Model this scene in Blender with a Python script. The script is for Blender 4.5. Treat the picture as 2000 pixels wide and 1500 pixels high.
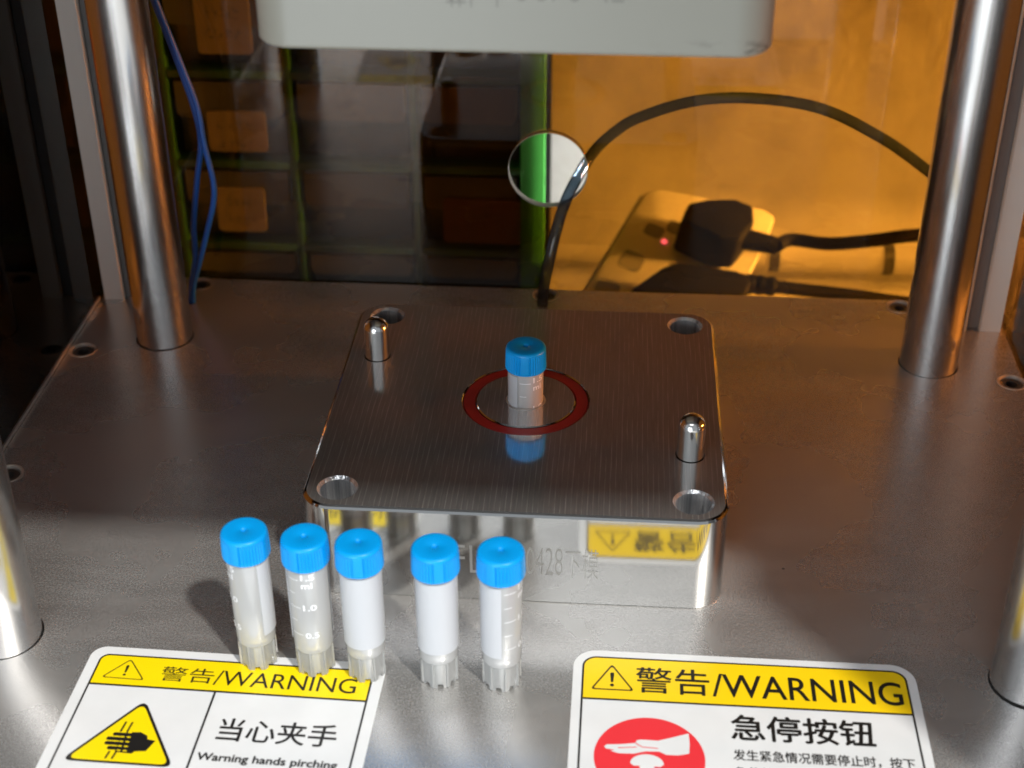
import bpy, bmesh, math, random
from mathutils import Vector, Matrix, noise
random.seed(7)
S = 0.001                      # everything below is written in millimetres
PI = math.pi
for o in list(bpy.data.objects):
    bpy.data.objects.remove(o, do_unlink=True)
scene = bpy.context.scene
COL = scene.collection

# ------------------------------------------------------------------ camera
YAW, PITCH, ROLL = math.radians(-4.318), math.radians(32.028), math.radians(-0.216)
cam_data = bpy.data.cameras.new('camera')
cam_data.sensor_width = 36.0
cam_data.lens = 2909.44 / 2000 * 36.0
cam_data.clip_start = 0.01
cam_data.clip_end = 50
cam = bpy.data.objects.new('camera', cam_data)
COL.objects.link(cam)
fw = Vector((math.sin(YAW) * math.cos(PITCH), math.cos(YAW) * math.cos(PITCH), -math.sin(PITCH)))
rt = Vector((math.cos(YAW), -math.sin(YAW), 0))
up = rt.cross(fw)
rt2 = rt * math.cos(ROLL) + up * math.sin(ROLL)
up2 = up * math.cos(ROLL) - rt * math.sin(ROLL)
cm = Matrix((rt2, up2, -fw)).transposed().to_4x4()
cm.translation = Vector((24.857, -385.512, 278.382)) * S
cam.matrix_world = cm
cam_data.dof.use_dof = True
cam_data.dof.focus_distance = 0.448
cam_data.dof.aperture_fstop = 15
scene.camera = cam

# ------------------------------------------------------------------ light
world = bpy.data.worlds.new('World')
scene.world = world
world.use_nodes = True
bg = world.node_tree.nodes['Background']
bg.inputs[0].default_value = (0.86, 0.93, 1.0, 1)
bg.inputs[1].default_value = 0.42

SUN_DIR = Vector((0.386, -0.478, 0.789)).normalized()      # towards the sun
sd = bpy.data.lights.new('sun', 'SUN')
sd.energy = 3.2
sd.angle = math.radians(2.8)
sd.color = (1.0, 0.96, 0.9)
sun = bpy.data.objects.new('sun', sd)
COL.objects.link(sun)
sun.rotation_euler = SUN_DIR.to_track_quat('Z', 'Y').to_euler()


def area(name, loc, target, sx, sy, power, color):
    d = bpy.data.lights.new(name, 'AREA')
    d.shape = 'RECTANGLE'
    d.size, d.size_y = sx * S, sy * S
    d.energy = power
    d.color = color
    o = bpy.data.objects.new(name, d)
    COL.objects.link(o)
    o.location = Vector(loc) * S
    o.rotation_euler = (Vector(loc) - Vector(target)).to_track_quat('Z', 'Y').to_euler()
    return o


area('window_light', (-190, -760, 95), (0, 60, 60), 310, 380, 2.8, (0.86, 0.94, 1.0))
area('ceiling_light', (-60, -560, 860), (0, -120, 0), 420, 420, 2.5, (0.95, 0.97, 1.0))
sl_ = area('side_light', (1900, 120, 200), (100, 260, 0), 240, 160, 3.3, (1.0, 0.97, 0.92))

sl_.data.spread = math.radians(22)

scene.view_settings.view_transform = 'Standard'
scene.view_settings.look = 'None'
scene.view_settings.exposure = 0.0
scene.view_settings.gamma = 1.0
scene.view_settings.use_curve_mapping = False
scene.render.engine = 'CYCLES'
scene.cycles.use_denoising = True
scene.cycles.max_bounces = 14
scene.cycles.transparent_max_bounces = 24
scene.cycles.transmission_bounces = 10
scene.cycles.glossy_bounces = 8
scene.cycles.sample_clamp_indirect = 6.0


# ------------------------------------------------------------------ materials
def new_mat(name):
    m = bpy.data.materials.new(name)
    m.use_nodes = True
    nt = m.node_tree
    return m, nt, nt.nodes['Principled BSDF']


def N(nt, kind, **kw):
    n = nt.nodes.new(kind)
    for k, v in kw.items():
        if k in n.inputs.keys():
            n.inputs[k].default_value = v
        else:
            setattr(n, k, v)
    return n


def L(nt, a, ao, b, bi):
    nt.links.new(a.outputs[ao], b.inputs[bi])


def plain(name, col, rough=0.5, metal=0.0, bump=None, bscale=800, bdist=0.00003, var=0.0, **kw):
    m, nt, p = new_mat(name)
    p.inputs['Base Color'].default_value = (*col, 1)
    p.inputs['Roughness'].default_value = rough
    p.inputs['Metallic'].default_value = metal
    for k, v in kw.items():
        p.inputs[k.replace('_', ' ')].default_value = v
    tc = N(nt, 'ShaderNodeTexCoord')
    if bump:
        nz = N(nt, 'ShaderNodeTexNoise', Scale=bscale, Detail=3.0)
        L(nt, tc, 'Object', nz, 'Vector')
        b = N(nt, 'ShaderNodeBump', Strength=bump, Distance=bdist)
        L(nt, nz, 'Fac', b, 'Height')
        L(nt, b, 'Normal', p, 'Normal')
    if var:
        nz2 = N(nt, 'ShaderNodeTexNoise', Scale=60.0, Detail=5.0)
        L(nt, tc, 'Object', nz2, 'Vector')
        r = N(nt, 'ShaderNodeMapRange')
        r.inputs['From Min'].default_value = 0.3
        r.inputs['From Max'].default_value = 0.7
        r.inputs['To Min'].default_value = 1 - var
        r.inputs['To Max'].default_value = 1 + var
        L(nt, nz2, 'Fac', r, 'Value')
        mx = N(nt, 'ShaderNodeMix', data_type='RGBA', blend_type='MULTIPLY')
        mx.inputs['Factor'].default_value = 1.0
        mx.inputs[6].default_value = (*col, 1)
        L(nt, r, 'Result', mx, 7)
        L(nt, mx, 2, p, 'Base Color')
    return m


def mat_plate():
    """bead blasted stainless plate: fine sparkle, a few scratches and dust specks"""
    m, nt, p = new_mat('blasted_steel')
    p.inputs['Metallic'].default_value = 1.0
    tc = N(nt, 'ShaderNodeTexCoord')
    big = N(nt, 'ShaderNodeTexNoise', Scale=18.0, Detail=3.0, Roughness=0.5)
    L(nt, tc, 'Object', big, 'Vector')
    rr = N(nt, 'ShaderNodeMapRange')
    rr.inputs['From Min'].default_value = 0.3
    rr.inputs['From Max'].default_value = 0.7
    rr.inputs['To Min'].default_value = 0.23
    rr.inputs['To Max'].default_value = 0.31
    L(nt, big, 'Fac', rr, 'Value')
    L(nt, rr, 'Result', p, 'Roughness')
    fine = N(nt, 'ShaderNodeTexNoise', Scale=1800.0, Detail=2.0, Roughness=0.6)
    L(nt, tc, 'Object', fine, 'Vector')
    b = N(nt, 'ShaderNodeBump', Strength=0.36, Distance=0.00009)
    L(nt, fine, 'Fac', b, 'Height')
    L(nt, b, 'Normal', p, 'Normal')
    # dust specks
    vor = N(nt, 'ShaderNodeTexVoronoi', Scale=55.0)
    L(nt, tc, 'Object', vor, 'Vector')
    sp = N(nt, 'ShaderNodeMath', operation='LESS_THAN')
    L(nt, vor, 'Distance', sp, 0)
    sp.inputs[1].default_value = 0.026
    col = N(nt, 'ShaderNodeValToRGB')
    col.color_ramp.elements[0].position = 0.3
    col.color_ramp.elements[0].color = (0.62, 0.605, 0.585, 1)
    col.color_ramp.elements[1].position = 0.75
    col.color_ramp.elements[1].color = (0.69, 0.675, 0.65, 1)
    L(nt, big, 'Fac', col, 'Fac')
    L(nt, col, 'Color', p, 'Base Color')
    dust = N(nt, 'ShaderNodeBsdfDiffuse')
    vc = N(nt, 'ShaderNodeSeparateXYZ')
    L(nt, vor, 'Color', vc, 0)
    vr = N(nt, 'ShaderNodeMath', operation='POWER')
    L(nt, vc, 'X', vr, 0)
    vr.inputs[1].default_value = 2.2
    L(nt, vr, 0, dust, 'Color')
    dif = N(nt, 'ShaderNodeBsdfPrincipled')
    dif.inputs['Metallic'].default_value = 0.2
    dif.inputs['Roughness'].default_value = 0.7
    dif.inputs['Base Color'].default_value = (0.56, 0.55, 0.53, 1)
    L(nt, b, 'Normal', dif, 'Normal')
    pm = N(nt, 'ShaderNodeMixShader')
    pf = N(nt, 'ShaderNodeMapRange')
    pf.inputs['From Min'].default_value = 0.42
    pf.inputs['From Max'].default_value = 0.72
    pf.inputs['To Min'].default_value = 0.20
    pf.inputs['To Max'].default_value = 0.38
    smr = N(nt, 'ShaderNodeTexNoise', Scale=1.0, Detail=5.0, Roughness=0.65)
    smp = N(nt, 'ShaderNodeMapping')
    smp.inputs['Scale'].default_value = (28, 90, 40)
    smp.inputs['Rotation'].default_value = (0, 0, 0.5)
    L(nt, tc, 'Object', smp, 'Vector')
    L(nt, smp, 'Vector', smr, 'Vector')
    sma = N(nt, 'ShaderNodeMath', operation='MULTIPLY_ADD')
    L(nt, smr, 'Fac', sma, 0)
    sma.inputs[1].default_value = 0.45
    L(nt, fine, 'Fac', sma, 2)
    smb = N(nt, 'ShaderNodeMath', operation='SUBTRACT')
    L(nt, sma, 0, smb, 0)
    smb.inputs[1].default_value = 0.2
    L(nt, smb, 0, pf, 'Value')
    L(nt, pf, 'Result', pm, 0)
    L(nt, p, 0, pm, 1)
    L(nt, dif, 0, pm, 2)
    mix = N(nt, 'ShaderNodeMixShader')
    sp2 = N(nt, 'ShaderNodeMath', operation='MULTIPLY')
    L(nt, sp, 0, sp2, 0)
    sp2.inputs[1].default_value = 0.75
    L(nt, sp2, 0, mix, 0)
    L(nt, pm, 0, mix, 1)
    L(nt, dust, 0, mix, 2)
    L(nt, mix, 0, nt.nodes['Material Output'], 'Surface')
    return m


def mat_milled(top=True):
    """face-milled aluminium: mirror bright with fine tool lines along y on top; brushed sides"""
    m, nt, p = new_mat('milled_aluminium')
    p.inputs['Metallic'].default_value = 1.0
    p.inputs['Base Color'].default_value = (0.64, 0.64, 0.63, 1)
    tc = N(nt, 'ShaderNodeTexCoord')
    geo = N(nt, 'ShaderNodeNewGeometry')
    sepn = N(nt, 'ShaderNodeSeparateXYZ')
    L(nt, geo, 'True Normal', sepn, 0)
    istop = N(nt, 'ShaderNodeMath', operation='GREATER_THAN')
    L(nt, sepn, 'Z', istop, 0)
    istop.inputs[1].default_value = 0.95
    sep = N(nt, 'ShaderNodeSeparateXYZ')
    L(nt, tc, 'Object', sep, 0)
    # wobble so that the tool lines are not ruled
    wob = N(nt, 'ShaderNodeTexNoise', Scale=25.0, Detail=2.0)
    L(nt, tc, 'Object', wob, 'Vector')
    wm = N(nt, 'ShaderNodeMath', operation='MULTIPLY_ADD')
    L(nt, wob, 'Fac', wm, 0)
    wm.inputs[1].default_value = 0.0011
    L(nt, sep, 'X', wm, 2)
    fr = N(nt, 'ShaderNodeMath', operation='MULTIPLY')
    L(nt, wm, 0, fr, 0)
    fr.inputs[1].default_value = 1 / 0.00152
    frac = N(nt, 'ShaderNodeMath', operation='FRACT')
    L(nt, fr, 0, frac, 0)
    tri = N(nt, 'ShaderNodeMath', operation='PINGPONG')
    L(nt, fr, 0, tri, 0)
    tri.inputs[1].default_value = 0.5
    line = N(nt, 'ShaderNodeMath', operation='LESS_THAN')
    L(nt, tri, 0, line, 0)
    line.inputs[1].default_value = 0.085
    # break the lines up
    brk = N(nt, 'ShaderNodeTexNoise', Scale=1.0, Detail=4.0, Roughness=0.7)
    mp = N(nt, 'ShaderNodeMapping')
    mp.inputs['Scale'].default_value = (1400, 75, 200)
    L(nt, tc, 'Object', mp, 'Vector')
    L(nt, mp, 'Vector', brk, 'Vector')
    br = N(nt, 'ShaderNodeMapRange')
    br.inputs['From Min'].default_value = 0.38
    br.inputs['From Max'].default_value = 0.62
    L(nt, brk, 'Fac', br, 'Value')
    lm = N(nt, 'ShaderNodeMath', operation='MULTIPLY')
    L(nt, line, 0, lm, 0)
    L(nt, br, 'Result', lm, 1)
    lm2 = N(nt, 'ShaderNodeMath', operation='MULTIPLY')
    L(nt, lm, 0, lm2, 0)
    L(nt, istop, 0, lm2, 1)
    # broad fine swarf texture between lines (top), streaks on sides
    mp2 = N(nt, 'ShaderNodeMapping')
    mp2.inputs['Scale'].default_value = (300, 2600, 2600)
    L(nt, tc, 'Object', mp2, 'Vector')
    st = N(nt, 'ShaderNodeTexNoise', Scale=1.0, Detail=3.0, Roughness=0.6)
    L(nt, mp2, 'Vector', st, 'Vector')
    low = N(nt, 'ShaderNodeTexNoise', Scale=35.0, Detail=2.0)
    L(nt, tc, 'Object', low, 'Vector')
    add = N(nt, 'ShaderNodeMath', operation='MULTIPLY_ADD')
    L(nt, low, 'Fac', add, 0)
    add.inputs[1].default_value = 3.0
    L(nt, st, 'Fac', add, 2)
    b = N(nt, 'ShaderNodeBump', Strength=0.10, Distance=0.00005)
    L(nt, add, 0, b, 'Height')
    L(nt, b, 'Normal', p, 'Normal')
    p.inputs['Roughness'].default_value = 0.085
    p2 = N(nt, 'ShaderNodeBsdfPrincipled')
    p2.inputs['Base Color'].default_value = (0.62, 0.62, 0.61, 1)
    p2.inputs['Metallic'].default_value = 0.8
    p2.inputs['Roughness'].default_value = 0.55
    sc = N(nt, 'ShaderNodeMath', operation='MULTIPLY_ADD')
    L(nt, lm2, 0, sc, 0)
    sc.inputs[1].default_value = 0.19
    sw = N(nt, 'ShaderNodeMath', operation='MULTIPLY')
    L(nt, br, 'Result', sw, 0)
    L(nt, istop, 0, sw, 1)
    sw2 = N(nt, 'ShaderNodeMath', operation='MULTIPLY')
    L(nt, sw, 0, sw2, 0)
    sw2.inputs[1].default_value = 0.05
    hz = N(nt, 'ShaderNodeMath', operation='MULTIPLY_ADD')
    L(nt, istop, 0, hz, 0)
    hz.inputs[1].default_value = 0.27
    L(nt, sw2, 0, hz, 2)
    L(nt, hz, 0, sc, 2)
    mix = N(nt, 'ShaderNodeMixShader')
    L(nt, sc, 0, mix, 0)
    L(nt, p, 0, mix, 1)
    L(nt, p2, 0, mix, 2)
    L(nt, mix, 0, nt.nodes['Material Output'], 'Surface')
    return m


def mat_ground(name, col=(0.66, 0.66, 0.665), rough=0.2, aniso=0.8, rot=0.0):
    """centreless-ground steel rod: hairlines run round it"""
    m, nt, p = new_mat(name)
    p.inputs['Metallic'].default_value = 1.0
    p.inputs['Base Color'].default_value = (*col, 1)
    p.inputs['Roughness'].default_value = rough
    p.inputs['Anisotropic'].default_value = aniso
    p.inputs['Anisotropic Rotation'].default_value = rot
    tg = N(nt, 'ShaderNodeTangent', direction_type='RADIAL', axis='Z')
    L(nt, tg, 0, p, 'Tangent')
    return m


def mat_acrylic(name, tint, gloss=1.0):
    """tinted cast acrylic sheet: coloured transmission, clear-coat reflection"""
    m, nt, p = new_mat(name)
    tr = N(nt, 'ShaderNodeBsdfTransparent')
    tr.inputs[0].default_value = (*tint, 1)
    gl = N(nt, 'ShaderNodeBsdfGlossy')
    gl.inputs['Roughness'].default_value = 0.02
    gl.inputs['Color'].default_value = (gloss, gloss, gloss, 1)
    fr = N(nt, 'ShaderNodeFresnel', IOR=1.49)
    mix = N(nt, 'ShaderNodeMixShader')
    L(nt, fr, 0, mix, 0)
    L(nt, tr, 0, mix, 1)
    L(nt, gl, 0, mix, 2)
    L(nt, mix, 0, nt.nodes['Material Output'], 'Surface')
    return m


def mat_poly(name, clear, tint, body, ior=1.45, rough=0.12, edge=0.35):
    """milky polypropylene: part clear, part scattering"""
    m, nt, p = new_mat(name)
    tr = N(nt, 'ShaderNodeBsdfTransparent')
    tr.inputs[0].default_value = (*tint, 1)
    tl = N(nt, 'ShaderNodeBsdfTranslucent')
    tl.inputs[0].default_value = (*body, 1)
    df = N(nt, 'ShaderNodeBsdfDiffuse')
    df.inputs[0].default_value = (*body, 1)
    m1 = N(nt, 'ShaderNodeMixShader')
    m1.inputs[0].default_value = 0.68
    L(nt, tl, 0, m1, 1)
    L(nt, df, 0, m1, 2)
    m2 = N(nt, 'ShaderNodeMixShader')
    # edges seen at a slant are milkier (longer way through the wall)
    lw = N(nt, 'ShaderNodeLayerWeight', Blend=0.35)
    mr = N(nt, 'ShaderNodeMapRange')
    mr.inputs['To Min'].default_value = 1 - clear
    mr.inputs['To Max'].default_value = min(1.0, 1 - clear + edge)
    L(nt, lw, 'Facing', mr, 'Value')
    L(nt, mr, 'Result', m2, 0)
    L(nt, tr, 0, m2, 1)
    L(nt, m1, 0, m2, 2)
    gl = N(nt, 'ShaderNodeBsdfGlossy')
    gl.inputs['Roughness'].default_value = rough
    fr = N(nt, 'ShaderNodeFresnel', IOR=ior)
    m3 = N(nt, 'ShaderNodeMixShader')
    L(nt, fr, 0, m3, 0)
    L(nt, m2, 0, m3, 1)
    L(nt, gl, 0, m3, 2)
    L(nt, m3, 0, nt.nodes['Material Output'], 'Surface')
    return m


def mat_wall():
    m, nt, p = new_mat('wall_film')
    p.inputs['Roughness'].default_value = 0.55
    tc = N(nt, 'ShaderNodeTexCoord')
    nz = N(nt, 'ShaderNodeTexNoise', Scale=16.0, Detail=2.0, Distortion=0.2)
    L(nt, tc, 'Object', nz, 'Vector')
    # crumpled towards the upper right corner only
    sep = N(nt, 'ShaderNodeSeparateXYZ')
    L(nt, tc, 'Object', sep, 0)
    rx = N(nt, 'ShaderNodeMapRange')
    rx.inputs['From Min'].default_value = 0.075
    rx.inputs['From Max'].default_value = 0.12
    L(nt, sep, 'X', rx, 'Value')
    rz = N(nt, 'ShaderNodeMapRange')
    rz.inputs['From Min'].default_value = 0.015
    rz.inputs['From Max'].default_value = 0.04
    L(nt, sep, 'Z', rz, 'Value')
    ml = N(nt, 'ShaderNodeMath', operation='MULTIPLY')
    L(nt, rx, 'Result', ml, 0)
    L(nt, rz, 'Result', ml, 1)
    ms = N(nt, 'ShaderNodeMath', operation='MULTIPLY_ADD')
    L(nt, ml, 0, ms, 0)
    ms.inputs[1].default_value = 0.25
    ms.inputs[2].default_value = 0.015
    nz.inputs['Scale'].default_value = 26.0
    nz.inputs['Detail'].default_value = 5.0
    b = N(nt, 'ShaderNodeBump', Distance=0.006)
    L(nt, ms, 0, b, 'Strength')
    L(nt, nz, 'Fac', b, 'Height')
    L(nt, b, 'Normal', p, 'Normal')
    cr = N(nt, 'ShaderNodeValToRGB')
    cr.color_ramp.elements[0].color = (0.62, 0.60, 0.56, 1)
    cr.color_ramp.elements[0].position = 0.25; cr.color_ramp.elements[1].position = 0.62
    cr.color_ramp.elements[1].color = (0.97, 0.97, 0.95, 1)
    L(nt, nz, 'Fac', cr, 'Fac')
    L(nt, cr, 'Color', p, 'Base Color')
    return m


def mat_head():
    """off-white mould with scuffs along its lower right corner"""
    m, nt, p = new_mat('off_white_mould')
    p.inputs['Roughness'].default_value = 0.38
    tc = N(nt, 'ShaderNodeTexCoord')
    sep = N(nt, 'ShaderNodeSeparateXYZ')
    L(nt, tc, 'Object', sep, 0)
    nz = N(nt, 'ShaderNodeTexNoise', Scale=170.0, Detail=5.0, Roughness=0.65)
    mp = N(nt, 'ShaderNodeMapping')
    mp.inputs['Scale'].default_value = (1.0, 1.0, 2.2)
    L(nt, tc, 'Object', mp, 'Vector')
    L(nt, mp, 'Vector', nz, 'Vector')
    gt = N(nt, 'ShaderNodeMapRange')
    gt.inputs['From Min'].default_value = 0.55
    gt.inputs['From Max'].default_value = 0.66
    L(nt, nz, 'Fac', gt, 'Value')
    rx = N(nt, 'ShaderNodeMapRange')
    rx.inputs['From Min'].default_value = 0.030
    rx.inputs['From Max'].default_value = 0.055
    L(nt, sep, 'X', rx, 'Value')
    rz = N(nt, 'ShaderNodeMapRange')
    rz.inputs['From Min'].default_value = 0.0045
    rz.inputs['From Max'].default_value = 0.0008
    L(nt, sep, 'Z', rz, 'Value')
    a = N(nt, 'ShaderNodeMath', operation='MULTIPLY')
    L(nt, rx, 'Result', a, 0)
    L(nt, rz, 'Result', a, 1)
    a2 = N(nt, 'ShaderNodeMath', operation='MULTIPLY')
    L(nt, a, 0, a2, 0)
    L(nt, gt, 'Result', a2, 1)
    mx = N(nt, 'ShaderNodeMix', data_type='RGBA')
    mx.inputs[6].default_value = (0.315, 0.305, 0.258, 1)
    mx.inputs[7].default_value = (0.05, 0.045, 0.035, 1)
    L(nt, a2, 0, mx, 'Factor')
    L(nt, mx, 2, p, 'Base Color')
    b = N(nt, 'ShaderNodeBump', Strength=0.15, Distance=0.00005)
    L(nt, nz, 'Fac', b, 'Height')
    L(nt, b, 'Normal', p, 'Normal')
    return m


M = {}
M['plate'] = mat_plate()
M['milled'] = mat_milled()
M['rod'] = mat_ground('ground_steel_rod')
M['pin'] = mat_ground('turned_steel_pin', (0.70, 0.69, 0.67), 0.16, 0.5)
M['bore'], nt, p = new_mat('bored_aluminium')
p.inputs['Base Color'].default_value = (0.88, 0.89, 0.90, 1)
p.inputs['Metallic'].default_value = 0.75
p.inputs['Roughness'].default_value = 0.24
tc = N(nt, 'ShaderNodeTexCoord')
mp = N(nt, 'ShaderNodeMapping')
mp.inputs['Scale'].default_value = (520, 520, 14)
nz = N(nt, 'ShaderNodeTexNoise', Scale=1.0, Detail=3.0)
bp = N(nt, 'ShaderNodeBump', Strength=0.8, Distance=0.0006)
L(nt, tc, 'Object', mp, 'Vector'); L(nt, mp, 'Vector', nz, 'Vector')
L(nt, nz, 'Fac', bp, 'Height'); L(nt, bp, 'Normal', p, 'Normal')
cr = N(nt, 'ShaderNodeValToRGB')
cr.color_ramp.elements[0].position = 0.38; cr.color_ramp.elements[0].color = (0.42, 0.43, 0.45, 1)  # streaks imitate reflections on the bore wall, put into its colour
cr.color_ramp.elements[1].position = 0.60; cr.color_ramp.elements[1].color = (0.92, 0.92, 0.92, 1)
L(nt, nz, 'Fac', cr, 'Fac'); L(nt, cr, 'Color', p, 'Base Color')
M['amber'] = mat_acrylic('amber_acrylic', (0.69, 0.43, 0.135), 0.85)
M['side'] = mat_acrylic('amber_side_acrylic', (0.66, 0.36, 0.13), 0.5)
M['edge'] = plain('acrylic_edge', (0.30, 0.29, 0.25), 0.35)
M['anod'] = plain('anodised_aluminium', (0.55, 0.585, 0.565), 0.42, 0.25, bump=0.2, bscale=1500)
M['dark_slot'] = plain('slot_grey', (0.16, 0.165, 0.165), 0.5)
M['gap'] = plain('dark_gap', (0.006, 0.006, 0.006), 0.8)
M['screw'] = plain('oxide_steel', (0.17, 0.16, 0.15), 0.36, 0.8)
M['washer'] = plain('bright_steel', (0.62, 0.58, 0.52), 0.4, 0.6)
M['head'] = mat_head()
M['headtext'] = plain('worn_grey_ink', (0.24, 0.235, 0.20), 0.5)
M['engrave'] = plain('laser_etching', (0.32, 0.32, 0.31), 0.55, 0.55)
M['housing'] = plain('housing_grey', (0.10, 0.10, 0.105), 0.5, bump=0.2)
M['seal'] = plain('silicone_red', (0.30, 0.016, 0.012), 0.34, bump=0.15, bscale=500, Specular_IOR_Level=0.55)
M['bush'] = plain('bushing_alu', (0.8, 0.79, 0.77), 0.3, 0.9)
M['cap'] = plain('blue_cap', (0.0, 0.30, 0.74), 0.36, Specular_IOR_Level=0.3, bump=0.08, bscale=2500)
M['poly'] = mat_poly('milky_tube', 0.54, (0.985, 0.985, 0.98), (0.97, 0.975, 0.97))
M['skirt'] = mat_poly('clear_skirt', 0.66, (0.99, 0.99, 0.985), (0.98, 0.985, 0.97), rough=0.05, edge=0.25)
M['wlabel'] = mat_poly('white_writing_patch', 0.04, (0.95, 0.95, 0.95), (0.74, 0.76, 0.795), rough=0.4, edge=0.03)
M['wprint'] = plain('white_print', (0.85, 0.86, 0.88), 0.5)
M['paper'] = plain('sticker_white', (0.69, 0.70, 0.70), 0.28, bump=0.10, bscale=350, bdist=0.0001, var=0.045)
M['yellow'] = plain('sticker_yellow', (0.90, 0.60, 0.006), 0.28, bump=0.10, bscale=350, bdist=0.0001, var=0.03)
M['lemon'] = plain('sticker_lemon', (0.88, 0.66, 0.003), 0.28, bump=0.10, bscale=350, bdist=0.0001, var=0.03)
M['black'] = plain('sticker_black', (0.012, 0.011, 0.010), 0.35)
M['red'] = plain('sticker_red', (0.74, 0.035, 0.045), 0.3, var=0.03)
M['wire'] = plain('blue_wire', (0.003, 0.085, 0.42), 0.38)
M['hose'] = mat_poly('blue_hose', 0.64, (0.42, 0.52, 0.62), (0.08, 0.10, 0.12), rough=0.05)
M['table'] = plain('table_white', (0.70, 0.69, 0.66), 0.5, var=0.06)
M['wall'] = mat_wall()
M['green'] = plain('cabinet_green', (0.018, 0.085, 0.012), 0.4, bump=0.1)
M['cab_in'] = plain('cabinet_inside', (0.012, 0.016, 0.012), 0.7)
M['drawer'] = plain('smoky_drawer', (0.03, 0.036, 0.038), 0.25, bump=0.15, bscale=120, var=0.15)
M['reflector_drawer'] = plain('reflector_drawer', (0.46, 0.42, 0.37), 0.4, var=0.15)  # unseen upper drawers, made pale to brighten the plate's reflection
M['lip'] = plain('drawer_lip', (0.075, 0.075, 0.07), 0.35, var=0.15)
M['card'] = plain('label_card', (0.26, 0.22, 0.18), 0.5, var=0.08)
M['redcard'] = plain('label_card_red', (0.12, 0.05, 0.04), 0.5, var=0.08)
M['ink'] = plain('faded_ink', (0.06, 0.05, 0.04), 0.7)
M['white_abs'] = plain('white_plastic', (0.88, 0.88, 0.84), 0.4)
M['hole_grey'] = plain('socket_grey', (0.27, 0.27, 0.24), 0.5)
M['black_abs'] = plain('black_plastic', (0.008, 0.008, 0.009), 0.7, Specular_IOR_Level=0.2)
M['duct'] = plain('white_duct', (0.74, 0.73, 0.70), 0.3)
M['reflection_shape'] = plain('reflection_shape_lit', (0.80, 0.42, 0.20), 0.6, var=0.15)  # orange of a bright reflection, put into the colour
M['led'], nt, p = new_mat('red_led')
p.inputs['Base Color'].default_value = (0.9, 0.1, 0.08, 1)
p.inputs['Emission Color'].default_value = (0.4, 0.10, 1.0, 1)
p.inputs['Emission Strength'].default_value = 9.0


# ------------------------------------------------------------------ helpers
def slab(bm, w, d, r, layers, n=16):
    """rounded slab from outlines (inset, z), lowest first"""
    rings = []
    for ins, z in layers:
        rings.append([bm.verts.new((a, b, z)) for a, b in rrect(-w + ins, w - ins, -d + ins, d - ins, r - ins, n)])
    bm.faces.new(rings[0][::-1])
    bm.faces.new(rings[-1])
    for a, b in zip(rings, rings[1:]):
        for i in range(len(a)):
            j = (i + 1) % len(a)
            bm.faces.new((a[i], a[j], b[j], b[i]))
    bmesh.ops.recalc_face_normals(bm, faces=bm.faces[:])
    return bm


def link(o):
    COL.objects.link(o)
    return o


def tag(o, label=None, cat=None, group=None, kind=None):
    if label: o['label'] = label
    if cat: o['category'] = cat
    if group: o['group'] = group
    if kind: o['kind'] = kind
    return o


def empty(name, loc, label, cat, group=None, rotz=0):
    o = link(bpy.data.objects.new(name, None))
    o.location = Vector(loc) * S
    o.rotation_euler = (0, 0, rotz)
    o.empty_display_size = 0.01
    return tag(o, label, cat, group)


def build(name, bm, mat, parent=None, loc=(0, 0, 0), smooth=35, rot=None):
    me = bpy.data.meshes.new(name)
    for v in bm.verts:
        v.co *= S
    bm.normal_update()
    bm.to_mesh(me)
    bm.free()
    if isinstance(mat, (list, tuple)):
        for k in mat: me.materials.append(k)
    else:
        me.materials.append(mat)
    if smooth is not None:
        me.polygons.foreach_set('use_smooth', [True] * len(me.polygons))
        me.set_sharp_from_angle(angle=math.radians(smooth))
    o = link(bpy.data.objects.new(name, me))
    o.location = Vector(loc) * S
    if rot: o.rotation_euler = rot
    if parent: o.parent = parent
    return o


def box(bm, x0, x1, y0, y1, z0, z1, bev=0.0, seg=2):
    r = bmesh.ops.create_cube(bm, size=1.0)
    for v in r['verts']:
        v.co = Vector((x0 + (v.co.x + .5) * (x1 - x0), y0 + (v.co.y + .5) * (y1 - y0), z0 + (v.co.z + .5) * (z1 - z0)))
    if bev:
        es = list({e for v in r['verts'] for e in v.link_edges})
        bmesh.ops.bevel(bm, geom=es, offset=bev, segments=seg, profile=.5, affect='EDGES')
    return bm


def poly_prism(bm, pts, z0, z1, plane='xy'):
    """closed outline extruded; plane 'xy' extrudes z, 'xz' extrudes y"""
    def P(a, b, c):
        return (a, b, c) if plane == 'xy' else (a, c, b)
    lo = [bm.verts.new(P(a, b, z0)) for a, b in pts]
    hi = [bm.verts.new(P(a, b, z1)) for a, b in pts]
    n = len(pts)
    bm.faces.new(lo[::-1])
    bm.faces.new(hi)
    for i in range(n):
        j = (i + 1) % n
        bm.faces.new((lo[i], lo[j], hi[j], hi[i]))
    bmesh.ops.recalc_face_normals(bm, faces=bm.faces[:])
    return bm


def flat_poly(bm, pts, z):
    f = bm.faces.new([bm.verts.new((a, b, z)) for a, b in pts])
    f.normal_update()
    if f.normal.z < 0: f.normal_flip()
    return f


def rrect(x0, x1, y0, y1, r, n=10, corners=(1, 1, 1, 1)):
    """rounded rectangle outline; corners order: x1y1, x0y1, x0y0, x1y0"""
    out = []
    for k, (cx, cy, a) in enumerate(((x1 - r, y1 - r, 0), (x0 + r, y1 - r, 90), (x0 + r, y0 + r, 180), (x1 - r, y0 + r, 270))):
        if not corners[k]:
            out.append(((x1, x0, x0, x1)[k], (y1, y1, y0, y0)[k]))
            continue
        for i in range(n + 1):
            t = math.radians(a + 90 * i / n)
            out.append((cx + r * math.cos(t), cy + r * math.sin(t)))
    return out


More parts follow.
